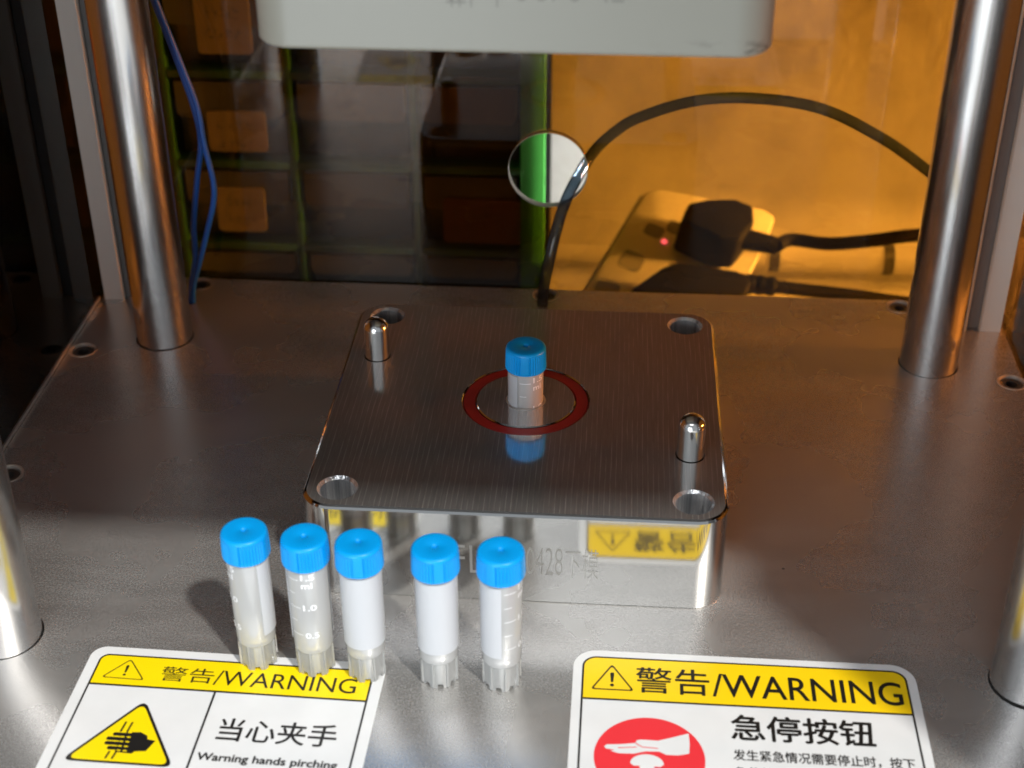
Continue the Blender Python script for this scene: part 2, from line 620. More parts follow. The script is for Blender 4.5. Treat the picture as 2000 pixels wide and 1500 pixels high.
def circle(cx, cy, r, n=48):
    return [(cx + r * math.cos(2 * PI * i / n), cy + r * math.sin(2 * PI * i / n)) for i in range(n)]


def ring_strip(bm, outer, inner, z):
    """flat band between two outlines of equal length"""
    a = [bm.verts.new((x, y, z)) for x, y in outer]
    b = [bm.verts.new((x, y, z)) for x, y in inner]
    n = len(a)
    for i in range(n):
        j = (i + 1) % n
        f = bm.faces.new((a[i], a[j], b[j], b[i]))
        f.normal_update()
        if f.normal.z < 0: f.normal_flip()


def lathe(bm, prof, n=64, rmod=None, closed=True):
    rings = []
    for r, z in prof:
        if r < 1e-6:
            rings.append([bm.verts.new((0, 0, z))])
        else:
            rings.append([bm.verts.new(((rmod(r, z, 2 * PI * i / n) if rmod else r) * math.cos(2 * PI * i / n),
                                        (rmod(r, z, 2 * PI * i / n) if rmod else r) * math.sin(2 * PI * i / n), z)) for i in range(n)])
    for a, b in zip(rings, rings[1:]):
        for i in range(n):
            j = (i + 1) % n
            if len(a) == 1 and len(b) == 1: continue
            if len(a) == 1:
                bm.faces.new((a[0], b[j], b[i]))
            elif len(b) == 1:
                bm.faces.new((a[i], a[j], b[0]))
            else:
                bm.faces.new((a[i], a[j], b[j], b[i]))
    bmesh.ops.recalc_face_normals(bm, faces=bm.faces[:])
    return bm


def cyl(bm, cx, cy, z0, z1, r, n=48):
    return poly_prism(bm, circle(cx, cy, r, n), z0, z1)


def smooth_path(pts, per=12):
    P = [Vector(p) for p in pts]
    P = [P[0] * 2 - P[1]] + P + [P[-1] * 2 - P[-2]]
    out = []
    for i in range(1, len(P) - 2):
        for k in range(per):
            t = k / per
            a, b, c, d = P[i - 1], P[i], P[i + 1], P[i + 2]
            out.append(.5 * ((2 * b) + (c - a) * t + (2 * a - 5 * b + 4 * c - d) * t * t + (3 * b - a - 3 * c + d) * t ** 3))
    out.append(P[-2])
    return out


def sweep(bm, pts, r, n=14, per=12, flat=1.0):
    path = smooth_path(pts, per)
    nrm = None
    rings = []
    for i, p in enumerate(path):
        t = (path[min(i + 1, len(path) - 1)] - path[max(i - 1, 0)]).normalized()
        if nrm is None:
            nrm = t.orthogonal().normalized()
        nrm = (nrm - t * nrm.dot(t)).normalized()
        bn = t.cross(nrm)
        rr = r(i / (len(path) - 1)) if callable(r) else r
        rings.append([bm.verts.new(p + nrm * rr * math.cos(2 * PI * k / n) + bn * rr * flat * math.sin(2 * PI * k / n)) for k in range(n)])
    for a, b in zip(rings, rings[1:]):
        for k in range(n):
            j = (k + 1) % n
            bm.faces.new((a[k], a[j], b[j], b[k]))
    bm.faces.new(rings[0][::-1])
    bm.faces.new(rings[-1])
    bmesh.ops.recalc_face_normals(bm, faces=bm.faces[:])
    return bm


def boolean(target, cutters):
    """subtract the cutter objects from target and keep the result as plain mesh"""
    for c in cutters:
        md = target.modifiers.new('cut', 'BOOLEAN')
        md.operation = 'DIFFERENCE'
        md.solver = 'EXACT'
        md.object = c
    return target


def bake(target, cutters=()):
    bpy.context.view_layer.update()
    dg = bpy.context.evaluated_depsgraph_get()
    me = bpy.data.meshes.new_from_object(target.evaluated_get(dg))
    old = target.data
    target.modifiers.clear()
    target.data = me
    me.name = old.name
    bpy.data.meshes.remove(old)
    for c in cutters:
        bpy.data.objects.remove(c, do_unlink=True)
    return target


def text_bm(body, x0, x1, y0, y1, z=0.0, weight=0.0, rot180=False, bold=0.0):
    """writing fitted exactly into a box of the xy plane, as a flat triangulated mesh"""
    cu = bpy.data.curves.new('lettering', 'FONT')
    cu.body = body
    cu.size = 1.0
    cu.offset = weight
    cu.resolution_u = 5
    ob = link(bpy.data.objects.new('lettering', cu))
    bpy.context.view_layer.update()
    dg = bpy.context.evaluated_depsgraph_get()
    me = bpy.data.meshes.new_from_object(ob.evaluated_get(dg))
    bpy.data.objects.remove(ob, do_unlink=True)
    bpy.data.curves.remove(cu)
    bm = bmesh.new()
    bm.from_mesh(me)
    bpy.data.meshes.remove(me)
    xs = [v.co.x for v in bm.verts]; ys = [v.co.y for v in bm.verts]
    ax, bx, ay, by = min(xs), max(xs), min(ys), max(ys)
    for v in bm.verts:
        u = (v.co.x - ax) / (bx - ax); w = (v.co.y - ay) / (by - ay)
        if rot180: u, w = 1 - u, 1 - w
        v.co = Vector((x0 + u * (x1 - x0), y0 + w * (y1 - y0), z))
    bm.normal_update()
    for f in bm.faces:
        if f.normal.z < 0: f.normal_flip()
    if bold:                                   # heavier strokes: the same glyphs printed again slightly aside
        src = bpy.data.meshes.new('tmp'); bm.to_mesh(src)
        for k, (dx, dy) in enumerate(((bold, 0), (-bold, 0), (0, bold), (0, -bold))):
            n0 = len(bm.verts)
            bm.from_mesh(src)
            bm.verts.ensure_lookup_table()
            for v in bm.verts[n0:]:
                v.co += Vector((dx, dy, .004 * (k + 1)))
        bpy.data.meshes.remove(src)
    return bm


def merge(bm, other):
    me = bpy.data.meshes.new('tmp')
    other.to_mesh(me)
    other.free()
    bm.from_mesh(me)
    bpy.data.meshes.remove(me)
    return bm


# ================================================================== the setting
bm = bmesh.new()
box(bm, -345, 330, -700, 299, -85, -65)
tag(build('tabletop', bm, M['table']), 'white tabletop carrying the press and the power strip', 'table', kind='structure')
bm = bmesh.new()
box(bm, -292, 290, 300, 320, -85, 900)
tag(build('back_wall', bm, M['wall']), 'pale wall behind the amber panel, film crumpled at upper right', 'wall', kind='structure')

# base plate of the press: with a row of counterbores for its screws
PX0, PX1, PY0, PY1 = -172.6, 171.6, -172.0, 129.4
SCREWS = [(-167.2, 71.1), (-166.7, -7.1), (-136.9, 124.4), (-0.5, 124.4), (135.6, 124.2), (167.0, 71.3), (167.0, -7.0)]
bm = bmesh.new()
box(bm, PX0, PX1, PY0, PY1, -14, 0, 0.5, 2)
base = build('base_plate', bm, M['plate'], smooth=30)
cut = []
for x, y in SCREWS:
    c = bmesh.new(); cyl(c, x, y, -5.2, 3, 4.65, 40)
    cut.append(build('cutter', c, M['gap']))
c = bmesh.new(); cyl(c, -136.8, 109.6, -6, 3, 1.9, 24); cut.append(build('cutter', c, M['gap']))
for x in (-139.7, 139.7):
    for y in (82.4, -82.4):
        c = bmesh.new(); cyl(c, x, y, -8, 3, 10.6, 64)
        cut.append(build('cutter', c, M['gap']))
boolean(base, cut); bake(base, cut)
base.data.set_sharp_from_angle(angle=math.radians(30))
tag(base, 'blasted grey steel base plate of the press', 'base plate', kind='structure')

SCREW_WORDS = ['socket screw sunk in plate at the left edge, beside the back left column',
               'socket screw at the left edge half hidden by the front left column',
               'socket screw at the back edge behind the two blue wires',
               'socket screw at the back edge right behind the bent hose',
               'socket screw at the back edge just left of the back right column',
               'socket screw near the right edge of the steel plate',
               'socket screw at the far right edge, outside the picture']
for (x, y), wd in list(zip(SCREWS, SCREW_WORDS))[:6]:
    e = empty('socket_screw', (x, y, -5.2), wd, 'screw', 'socket screws sunk along the plate edges')
    b = bmesh.new()
    hexa = [(1.9 * math.cos(math.radians(60 * k + 12)), 1.9 * math.sin(math.radians(60 * k + 12))) for k in range(6)]
    lathe(b, [(0, 2.0), (2.0, 2.0), (2.05, 4.5), (3.3, 4.6), (3.75, 4.2), (3.75, 0.0), (0, 0.0)], 36)
    build('screw_head', b, M['screw'], e)
    b = bmesh.new(); lathe(b, [(3.9, 0.05), (4.5, 0.05), (4.55, 5.32), (5.15, 5.36), (5.15, 5.22), (4.1, 5.0), (3.95, 0.6), (3.9, 0.6)], 40)
    build('counterbore_rim', b, M['washer'], e)

# machine body below the plate
bm = bmesh.new()
box(bm, PX0 + 4, PX1 - 4, PY0 + 4, PY1 - 6, -64.9, -14.1, 1.5)
tag(build('machine_base', bm, M['housing']), 'dark cabinet base under the steel plate', 'machine base')

# top housing of the press (above the picture): carries the ram, shades the rear of the plate
e = empty('top_housing', (0, 0, 215), 'grey top housing of the press above the columns', 'housing')
bm = bmesh.new()
box(bm, -176, 178, -164, 180, 0, 150, 4)
build('cover', bm, M['housing'], e)
bm = bmesh.new(); cyl(bm, 0, 0, -20, 0.5, 20, 48)
build('ram', bm, M['rod'], e)

# ================================================================== panels and profiles
def panel(name, bmx, mat, label):
    return tag(build(name, bmx, mat, smooth=None), label, 'acrylic panel')


bm = bmesh.new()
box(bm, -172, 172, 130, 133, -14, 214.5)
back = build('amber_sheet', bm, M['amber'], smooth=None)
c = bmesh.new()
poly_prism(c, circle(-0.3, 50, 15, 72), 120, 140, plane='xz')
cc = build('cutter', c, M['gap'])
boolean(back, [cc]); bake(back, [cc])
e = tag(back, 'amber back panel with a round hole', 'acrylic panel')
bm = bmesh.new()                         # polished bore edge of the hole
lo = []
n = 72
ra = [[bm.verts.new((-0.3 + r * math.cos(2 * PI * k / n), y, 50 + r * math.sin(2 * PI * k / n))) for k in range(n)] for r, y in ((14.98, 129.97), (14.98, 133.03), (14.80, 133.0), (14.80, 130.0))]
for a, b in zip(ra, ra[1:] + ra[:1]):
    for k in range(n):
        bm.faces.new((a[k], a[(k + 1) % n], b[(k + 1) % n], b[k]))
bmesh.ops.recalc_face_normals(bm, faces=bm.faces[:])
build('hole_rim', bm, plain('frosted_rim', (0.34, 0.33, 0.28), 0.4), back)

bm = bmesh.new(); box(bm, -176.2, -173.2, -150, 134, -14, 214.5)
sp = panel('amber_sheet', bm, M['side'], 'dark amber side panel on the left of the press')
bm = bmesh.new(); box(bm, -173.15, -172.55, -150, 109, 0.02, 1.6)
build('polished_edge', bm, M['bush'], sp)
bm = bmesh.new(); box(bm, 172.2, 175.2, -100, 134, -14, 214.5)
panel('amber_sheet', bm, M['side'], 'dark amber side panel on the right of the press')


bm = bmesh.new(); box(bm, 172.2, 190, -181, -100.5, -64.9, 214.5, 1.0)
tag(build('door_jamb', bm, M['housing']), 'grey door jamb at the front right of the press, out of the picture', 'door jamb')


def profile(x0, y1, label):
    """20 mm slotted extrusion standing in a back corner"""
    e = empty('aluminium_profile', (x0, y1, 0), label, 'aluminium profile', 'corner profiles')
    s = 20.0; w = 4.4; d = 5.5
    m0, m1 = (s - w) / 2, (s + w) / 2
    pts = [(0, 0), (0, -s), (m0 - .6, -s), (m0, -s + .8), (m0, -s + 1.8), (m0 - 2, -s + 1.8), (m0 - 2, -s + d), (m1 + 2, -s + d), (m1 + 2, -s + 1.8), (m1, -s + 1.8), (m1, -s + .8), (m1 + .6, -s), (s, -s), (s, 0)]
    b = bmesh.new(); poly_prism(b, pts, 0.02, 214.5)
    build('extrusion', b, M['anod'], e, smooth=20)
    b = bmesh.new(); box(b, m0 - 1.6, m1 + 1.6, -s + 2.6, -s + d - .1, 0.05, 214)
    build('slot_cover', b, M['dark_slot'], e)
    return e


profile(-170.8, 129.3, 'aluminium corner profile behind the left columns')
profile(150.0, 126.9, 'aluminium corner profile behind the right columns')


# ================================================================== guide columns
def column(x, y, label, z1=215):
    e = empty('guide_column', (x, y, 0), label, 'guide column', 'steel guide columns at the plate corners')
    b = bmesh.new()
    lathe(b, [(0, -7.9), (10.15, -7.9), (10.15, z1), (0, z1)], 128)
    build('rod', b, M['rod'], e, smooth=40)
    return e


column(-139.7, 82.6, 'polished steel column at back left, blue wires hanging behind it')
column(139.6, 82.2, 'polished steel column at back right, in front of the orange wall')
column(-139.7, -82.6, 'polished steel column cut off by the left picture edge')
column(139.6, -82.0, 'polished steel column cut off by the right picture edge')

# ================================================================== lower mould block
W2, D2, H = 59.7, 58.4, 31.0
mould = empty('mould_block', (0, 0, 0), 'square polished aluminium mould block under the single tube', 'mould block')
bm = bmesh.new()
slab(bm, W2, D2, 9.0, [(0.3, 0.03), (0, 0.4), (0, H - 1.0), (0.45, H - .38), (1.0, H)])
blk = build('block', bm, M['milled'], mould, smooth=30)
blk.data.materials.append(M['bore'])
cut = []
HOLES = [(-50, 49.4), (50, 49.4), (-50, -49.4), (50, -49.4)]
for x, y in HOLES:
    c = bmesh.new()
    lathe(c, [(0, 3.0), (5.05, 3.0), (5.05, H - .8), (5.9, H + .06), (5.9, H + 4), (0, H + 4)], 56)
    cut.append(build('cutter', c, M['bore'], loc=(x, y, 0)))
c = bmesh.new()
lathe(c, [(0, 4.0), (6.15, 4.0), (6.15, H + 4), (0, H + 4)], 56); cut.append(build('cutter', c, M['bore']))
c = bmesh.new()
lathe(c, [(15.3, H - 2), (19.4, H - 2), (19.4, H - .3), (19.75, H + .05), (19.75, H + 3), (14.95, H + 3), (14.95, H + .05), (15.3, H - .3), (15.3, H - 2)], 128); cut.append(build('cutter', c, M['milled']))
PINS = [(-49.5, 23.2), (49.6, -26.4)]
for x, y in PINS:
    c = bmesh.new(); cyl(c, x, y, H - 3, H + 3, 4.35, 56); cut.append(build('cutter', c, M['gap']))
boolean(blk, cut)
bake(blk, cut)
blk.data.polygons.foreach_set('use_smooth', [True] * len(blk.data.polygons))
blk.data.set_sharp_from_angle(angle=math.radians(18))
for f in blk.data.polygons:                       # the bores are drilled, not milled
    c = f.center / S
    f.material_index = 0
    if abs(f.normal.z) < 0.9:
        for x, y in HOLES + [(0, 0)]:
            if math.hypot(c.x - x, c.y - y) < 6.4: f.material_index = 1
for x, y in PINS:
    b = bmesh.new()
    prof = [(0, H - 3), (4.0, H - 3), (4.0, H + 10.2)]
    for k in range(1, 13):
        t = k / 12 * PI / 2
        prof.append((4.0 * math.cos(t), H + 10.2 + 3.7 * math.sin(t)))
    lathe(b, prof, 64)
    build('guide_pin', b, M['pin'], mould, (x, y, 0), smooth=50)
b = bmesh.new()
lathe(b, [(5.55, 8), (6.12, 8), (6.12, H + .1), (5.95, H + .22), (5.7, H + .22), (5.55, H + .1), (5.55, 8)], 64)
build('bushing', b, M['bush'], mould)
# etched number on its front face
b = bmesh.new()
for s, x0, x1, y0, y1 in (('FL', -16.8, -8.0, 9.8, 19.6), ('0428', 4.0, 14.2, 10.2, 19.8), ('下模', 14.9, 24.2, 9.4, 19.8)):
    merge(b, text_bm(s, x0, x1, y0, y1, 0, weight=-0.012))
for v in b.verts:
    v.co = Vector((v.co.x, -D2 - 0.05, v.co.y))
build('etched_number', b, M['engrave'], mould, smooth=None)

# red seal in its groove
bm = bmesh.new()
lathe(bm, [(15.55, H - 1.9), (19.2, H - 1.9), (19.2, H - .45), (19.0, H - .2), (15.75, H - .2), (15.55, H - .45), (15.55, H - 1.9)], 128)
tag(build('seal_ring', bm, M['seal']), 'dark red flat seal ring set in the polished block', 'seal ring')

# ================================================================== upper mould (hangs from the ram)
e = empty('upper_mould', (0, 0, 162), 'off-white upper mould with rounded corners hanging over the block', 'mould')
bm = bmesh.new()
slab(bm, W2, D2, 9.0, [(0.8, 0), (0, 0.8), (0, 32.4), (0.6, 33)])
o = build('block', bm, M['head'], e, smooth=30)
b = text_bm('FL 0428上模', -14.5, 25.5, 10.6, 20.6, 0, rot180=True, weight=-0.01)
for v in b.verts:
    v.co = Vector((v.co.x, -D2 - 0.05, v.co.y))
build('worn_number', b, M['headtext'], e, smooth=None)

# ================================================================== sample tubes
CAP_H, TUBE_H = 7.6, 44.0


def cap_r(r, z, t):
    if not (0.5 < z < 6.6) or r < 5.5: return r
    a = (t % (PI / 2)) / (PI / 2)
    if a > 0.74: return r
    return r - 0.34 * (0.5 + 0.5 * math.cos(t * 48)) ** 0.8


def make_tube():
    e = bpy.data.objects.new('sample_tube', None); link(e)
    e.empty_display_size = 0.01
    # skirt: thin ring with notches and ribs
    b = bmesh.new()
    n = 96
    def zb(i):
        a = (i / n * 8) % 1.0
        return 0.0 if a < 0.52 else 1.3
    ro, ri, zt = 4.75, 4.1, 8.2
    rows = []
    for r, top in ((ro, 0), (ro, 1), (ri, 1), (ri, 0)):
        rows.append([b.verts.new((r * math.cos(2 * PI * i / n), r * math.sin(2 * PI * i / n), zt if top else zb(i))) for i in range(n)])
    for a, c in zip(rows, rows[1:] + rows[:1]):
        for i in range(n):
            j = (i + 1) % n
            b.faces.new((a[i], a[j], c[j], c[i]))
    for k in range(8):
        t = 2 * PI * (k + 0.26) / 8
        c0 = bmesh.new(); box(c0, 4.7, 5.25, -0.22, 0.22, 0.4, 8.4)
        bmesh.ops.rotate(c0, verts=c0.verts, cent=(0, 0, 0), matrix=Matrix.Rotation(t, 3, 'Z'))
        merge(b, c0)
    bmesh.ops.recalc_face_normals(b, faces=b.faces[:])
    build('skirt', b, M['skirt'], e)
    # body: outer wall, inner wall, round inner floor
    b = bmesh.new()
    prof = [(0, 3.6), (2.2, 4.0), (3.6, 5.4), (4.05, 7.4), (5.0, 8.3), (5.25, 8.9), (5.32, 20), (5.4, TUBE_H - CAP_H), (4.9, TUBE_H - CAP_H + .2), (4.9, TUBE_H - 1.5),
            (4.4, TUBE_H - 1.5), (4.4, 9.5), (4.0, 7.4), (3.0, 5.8), (1.6, 4.9), (0, 4.6)]
    lathe(b, prof, 64)
    build('body', b, M['poly'], e, smooth=50)
    # writing patch: right edge at 0 degrees, running 205 degrees to the left (clockwise seen from the front)
    b = bmesh.new()
    A0, A1, z0, z1, r0, r1 = -205, 0, 12.2, 35.6, 5.46, 5.54
    m = 56
    def pos(a, r, z):
        t = math.radians(a) - PI / 2
        return (r * math.cos(t), r * math.sin(t), z)
    g = []
    for i in range(m + 1):
        a = A0 + (A1 - A0) * i / m
        g.append([b.verts.new(pos(a, r, z)) for r, z in ((r0, z0), (r1, z0), (r1, z1), (r0, z1))])
    for a, c in zip(g, g[1:]):
        for k in range(4):
            b.faces.new((a[k], c[k], c[(k + 1) % 4], a[(k + 1) % 4]))
    b.faces.new(g[0]); b.faces.new(g[-1][::-1])
    bmesh.ops.recalc_face_normals(b, faces=b.faces[:])
    build('writing_patch', b, M['wlabel'], e, smooth=50)
    # graduation: ticks and figures wrapped round the body
    b = bmesh.new()
    def wrap(flat):
        for v in flat.verts:
            v.co = Vector(pos(math.degrees(v.co.x / 5.46), 5.46, v.co.y))
        return merge(b, flat)
    def deg(a): return math.radians(a) * 5.46
    for z, a0, a1 in ((15.2, 8, 44), (19.8, 8, 30), (24.4, 8, 44), (29.0, 8, 30), (33.6, 8, 44)):
        f = bmesh.new()
        for k in range(6):
            u0 = deg(a0 + (a1 - a0) * k / 6); u1 = deg(a0 + (a1 - a0) * (k + 1) / 6)
            f.faces.new([f.verts.new(q) for q in ((u0, z - .11, 0), (u1, z - .11, 0), (u1, z + .11, 0), (u0, z + .11, 0))])
        wrap(f)
    for s, z, w, h in (('0.5', 14.2, 3.6, 1.9), ('1.0', 23.6, 3.6, 1.9), ('1.5', 33.6, 3.6, 1.9), ('ml', 31.0, 2.9, 1.9)):
        wrap(text_bm(s, deg(52), deg(52) + w, z, z + h, 0, weight=0.02))
    build('graduation', b, M['wprint'], e, smooth=None)
    # cap: knurled in four sectors, dimple on top
    b = bmesh.new()
    prof = [(0, 0.0), (5.6, 0.0), (6.15, 0.25), (6.28, 0.55), (6.27, 1.2), (6.22, 3.0), (6.16, 5.0), (6.1, 6.4), (6.06, 6.7), (5.95, 7.15), (5.6, 7.5), (5.0, CAP_H), (1.05, CAP_H), (0.85, CAP_H - .12), (0.55, CAP_H - .75), (0.25, CAP_H - .75), (0.12, CAP_H - .35), (0, CAP_H - .3)]
    lathe(b, prof, 480, rmod=cap_r)
    build('cap', b, M['cap'], e, (0, 0, TUBE_H - CAP_H), smooth=40)
    return e


def copy_thing(src):
    c = src.copy(); COL.objects.link(c)
    for ch in src.children:
        d = ch.copy(); COL.objects.link(d); d.parent = c
    return c


TUBES = [  # x, y, z, patch right edge (deg), cap turn, label
    (0, 0, 6.4, -28, 2.2, 'blue capped tube standing alone in the red ringed hole of the block'),
    (-66.9, -87.2, 0.1, -133, 0.4, 'leftmost blue capped tube of the row, its white patch edge at right'),
    (-51.0, -88.6, 0.1, -73, 0.9, 'blue capped tube on the sticker, its white 0.5 and 1.0 facing front'),
    (-36.8, -89.8, 0.1, 100, 1.5, 'blue capped tube at the sticker corner with its white patch facing front'),
    (-17.2, -90.4, 0.02, 103, 0.1, 'blue capped tube on bare steel with its white patch facing front'),
    (-0.4, -90.6, 0.02, 0, 2.9, 'rightmost tube of the front row, half white patch and half clear with ticks'),
]
proto = make_tube()
for i, (x, y, z, a, ct, lab) in enumerate(TUBES):
    t = proto if i == 0 else copy_thing(proto)
    t.location = Vector((x, y, z)) * S
    view = math.atan2(x - 24.857, y + 385.5)          # turn to face the camera
    t.rotation_euler = (0, 0, math.radians(a) - view)
    for ch in t.children:
        if ch.name.startswith('cap'):
            ch.rotation_euler = (0, 0, ct)
    tag(t, lab, 'sample tube', 'blue capped sample tubes')

# ================================================================== warning stickers
def bang_triangle(parent, top, l, r, z, wid, name='warning_triangle'):
    """outlined triangle with an exclamation mark"""
    cx, cy = (top[0] + l[0] + r[0]) / 3, (top[1] + l[1] + r[1]) / 3
    def outline(k, rad):
        pts = [Vector((cx + (p[0] - cx) * k, cy + (p[1] - cy) * k)) for p in (top, l, r)]
        out = []
        for i in range(3):
            p, a, b = pts[i], pts[i - 1], pts[(i + 1) % 3]
            da = (a - p).normalized() * rad; db = (b - p).normalized() * rad
            for q in range(7):
                t = q / 6
                out.append(tuple((p + da) * (1 - t) ** 2 + p * 2 * t * (1 - t) + (p + db) * t * t))
        return out
    b = bmesh.new()
    ring_strip(b, outline(1.0, 1.2), outline(1.0 - wid, 0.9), z)
    h = top[1] - l[1]
    ex, ey = top[0] * .5 + (l[0] + r[0]) * .25, l[1]
    flat_poly(b, [(ex - .055 * h, ey + .62 * h), (ex + .055 * h, ey + .62 * h), (ex + .03 * h, ey + .3 * h), (ex - .03 * h, ey + .3 * h)], z)
    flat_poly(b, circle(ex, ey + .62 * h, .055 * h, 16), z + .004)
    flat_poly(b, circle(ex, ey + .19 * h, .055 * h, 20), z)
    return build(name, b, M['black'], parent, smooth=None)


def sticker(x, y, rotz, w, h, rad, inset, band, label, tint):
    e = empty('warning_sticker', (x, y, 0.01), label, 'warning sticker', 'warning stickers on the plate', rotz)
    b = bmesh.new(); poly_prism(b, rrect(0, w, -h, 0, rad, 10), 0.0, 0.07)
    build('backing', b, M['paper'], e, smooth=None)
    i = inset
    b = bmesh.new()
    flat_poly(b, rrect(i + .3, w - i - .3, -band, -i - .3, rad * .62, 10, (1, 1, 0, 0)), 0.10)
    build('heading_band', b, M[tint], e, smooth=None)
    b = bmesh.new()
    lw = 0.55
    ring_strip(b, rrect(i, w - i, -h + i, -i, rad * .62), rrect(i + lw, w - i - lw, -h + i + lw, -i - lw, rad * .62 - lw), 0.13)
    flat_poly(b, [(i + lw, -band - .3), (w - i - lw, -band - .3), (w - i - lw, -band + .35), (i + lw, -band + .35)], 0.135)
    build('border_lines', b, M['black'], e, smooth=None)
    return e


# left sticker: mind your hands
sl = sticker(-113.2, -85.2, math.radians(-1.2), 81.4, 78, 4.2, 2.9, 14.6, 'yellow and white sticker with a pinched hand triangle, three tubes at its edge', 'lemon')
bang_triangle(sl, (11.6, -4.4), (5.6, -12.0), (17.6, -12.2), 0.16, 0.10)
b = text_bm('警告', 21.3, 35.9, -11.9, -6.4, 0.16)
merge(b, text_bm('/WARNING', 36.2, 74.6, -12.2, -6.6, 0.16))
build('heading_text', b, M['black'], sl, smooth=None)
b = bmesh.new()
flat_poly(b, [(37.4, -75), (38.0, -75), (38.0, -14.6), (37.4, -14.6)], 0.14)
build('divider', b, M['black'], sl, smooth=None)


def rtri(p, k, rad):
    cx = sum(q[0] for q in p) / 3; cy = sum(q[1] for q in p) / 3
    pts = [Vector((cx + (q[0] - cx) * k, cy + (q[1] - cy) * k)) for q in p]
    out = []
    for i in range(3):
        q, a, c = pts[i], pts[i - 1], pts[(i + 1) % 3]
        da = (a - q).normalized() * rad; dc = (c - q).normalized() * rad
        for s in range(9):
            t = s / 8
            out.append(tuple((q + da) * (1 - t) ** 2 + q * 2 * t * (1 - t) + (q + dc) * t * t))
    return out


TP = [(20.2, -19.4), (5.2, -42.0), (34.2, -42.0)]
b = bmesh.new(); flat_poly(b, rtri(TP, 1.0, 3.0), 0.12)
build('triangle_edge', b, M['black'], sl, smooth=None)
b = bmesh.new(); flat_poly(b, rtri(TP, 0.905, 2.6), 0.15)
build('triangle_face', b, M['lemon'], sl, smooth=None)
b = bmesh.new()                                             # hand with four fingers between the bars
palm = [(19.2, -31.2), (22.6, -30.9), (24.6, -32.0), (25.0, -33.2), (27.2, -33.5), (25.8, -37.2), (23.0, -37.6), (22.4, -38.4), (18.0, -38.2), (17.8, -31.9)]
flat_poly(b, palm, 0.18)
for k, (x0, y0) in enumerate(((15.6, -32.1), (14.4, -33.7), (14.4, -35.3), (15.6, -36.9))):
    pts = rrect(x0, 19.0, y0 - .62, y0 + .62, .55, 5)
    flat_poly(b, pts, 0.182 + .001 * k)
for x0 in (17.2, 18.9):
    flat_poly(b, [(x0 + .2, -27.6), (x0 + .75, -27.6), (x0 + .35, -31.2), (x0 - .2, -31.2)], 0.181)
for x0 in (16.2, 17.9):
    flat_poly(b, [(x0 + .2, -38.0), (x0 + .75, -38.0), (x0 + .35, -40.6), (x0 - .2, -40.6)], 0.181)
build('pinched_hand', b, M['black'], sl, smooth=None)
b = bmesh.new()
for k, yy in enumerate((-31.3, -32.9, -34.5, -36.1, -37.6)):
    for x0 in (16.4, 18.0, 19.6):
        if k in (0, 4) and x0 < 17: continue
        flat_poly(b, rrect(x0 + .15 * k - .3, x0 + .15 * k + .75, yy - .2, yy + .2, .19, 4), 0.2)
build('finger_gaps', b, M['lemon'], sl, smooth=None)
b = text_bm('当心夹手', 42.2, 72.9, -31.8, -24.0, 0.16, bold=0.09)
merge(b, text_bm('Warning hands pirching', 39.2, 74.9, -39.6, -36.4, 0.16, bold=0.11))
build('message_text', b, M['black'], sl, smooth=None)

# right sticker: emergency stop
sr = sticker(18.5, -77.5, math.radians(-0.15), 91.4, 82, 6.4, 2.4, 18.7, 'yellow and white sticker with a hand pressing a button in a red circle', 'yellow')
bang_triangle(sr, (10.4, -5.2), (4.8, -15.2), (16.5, -15.2), 0.16, 0.13)
b = text_bm('警告', 16.9, 36.3, -15.6, -5.9, 0.16, bold=0.08)
merge(b, text_bm('/WARNING', 37.2, 86.9, -15.6, -7.0, 0.16, bold=0.08))
build('heading_text', b, M['black'], sr, smooth=None)
b = bmesh.new(); flat_poly(b, circle(20.4, -38.7, 14.0, 72), 0.12)
build('red_disc', b, M['red'], sr, smooth=None)
b = bmesh.new()
hand = [(9.0, -35.6), (9.6, -34.9), (13.0, -34.6), (16.9, -33.9), (17.2, -32.9), (18.4, -32.6), (22.6, -32.7), (26.0, -31.4), (30.4, -29.6), (30.6, -33.0), (30.4, -36.6), (27.6, -37.4), (24.6, -37.4), (22.8, -36.4), (19.4, -36.6), (16.4, -37.6), (12.6, -37.7), (10.6, -37.0), (11.6, -36.6), (9.4, -36.3)]
flat_poly(b, hand, 0.16)
dome = [(15.6 + 4.2 * (1 - math.cos(PI * k / 16)), -40.8 + 3.2 * math.sin(PI * k / 16)) for k in range(17)]
flat_poly(b, dome + [(23.2, -41.6), (16.4, -41.6)], 0.162)
flat_poly(b, [(18.0, -41.5), (21.6, -41.5), (21.6, -46), (18.0, -46)], 0.164)
build('hand_on_button', b, M['paper'], sr, smooth=None)
b = bmesh.new()
for x0, y0, x1, y1 in ((12.5, -35.9, 17.2, -35.3), (16.9, -34.0, 18.6, -35.2), (18.6, -35.2, 22.6, -35.4)):
    d = Vector((x1 - x0, y1 - y0)).normalized(); q = Vector((-d.y, d.x)) * .14
    flat_poly(b, [(x0 + q.x, y0 + q.y), (x1 + q.x, y1 + q.y), (x1 - q.x, y1 - q.y), (x0 - q.x, y0 - q.y)], 0.19 + random.random() * .004)
build('finger_lines', b, M['red'], sr, smooth=None)
b = text_bm('急停按钮', 41.4, 77.7, -30.9, -22.0, 0.16, bold=0.17)
merge(b, text_bm('发生紧急情况需要停止时，按下', 41.5, 86.6, -38.0, -34.3, 0.16, bold=0.05))
merge(b, text_bm('急停按钮，设备停止运行。', 41.5, 80.0, -43.9, -40.2, 0.16, bold=0.05))
build('message_text', b, M['black'], sr, smooth=None)

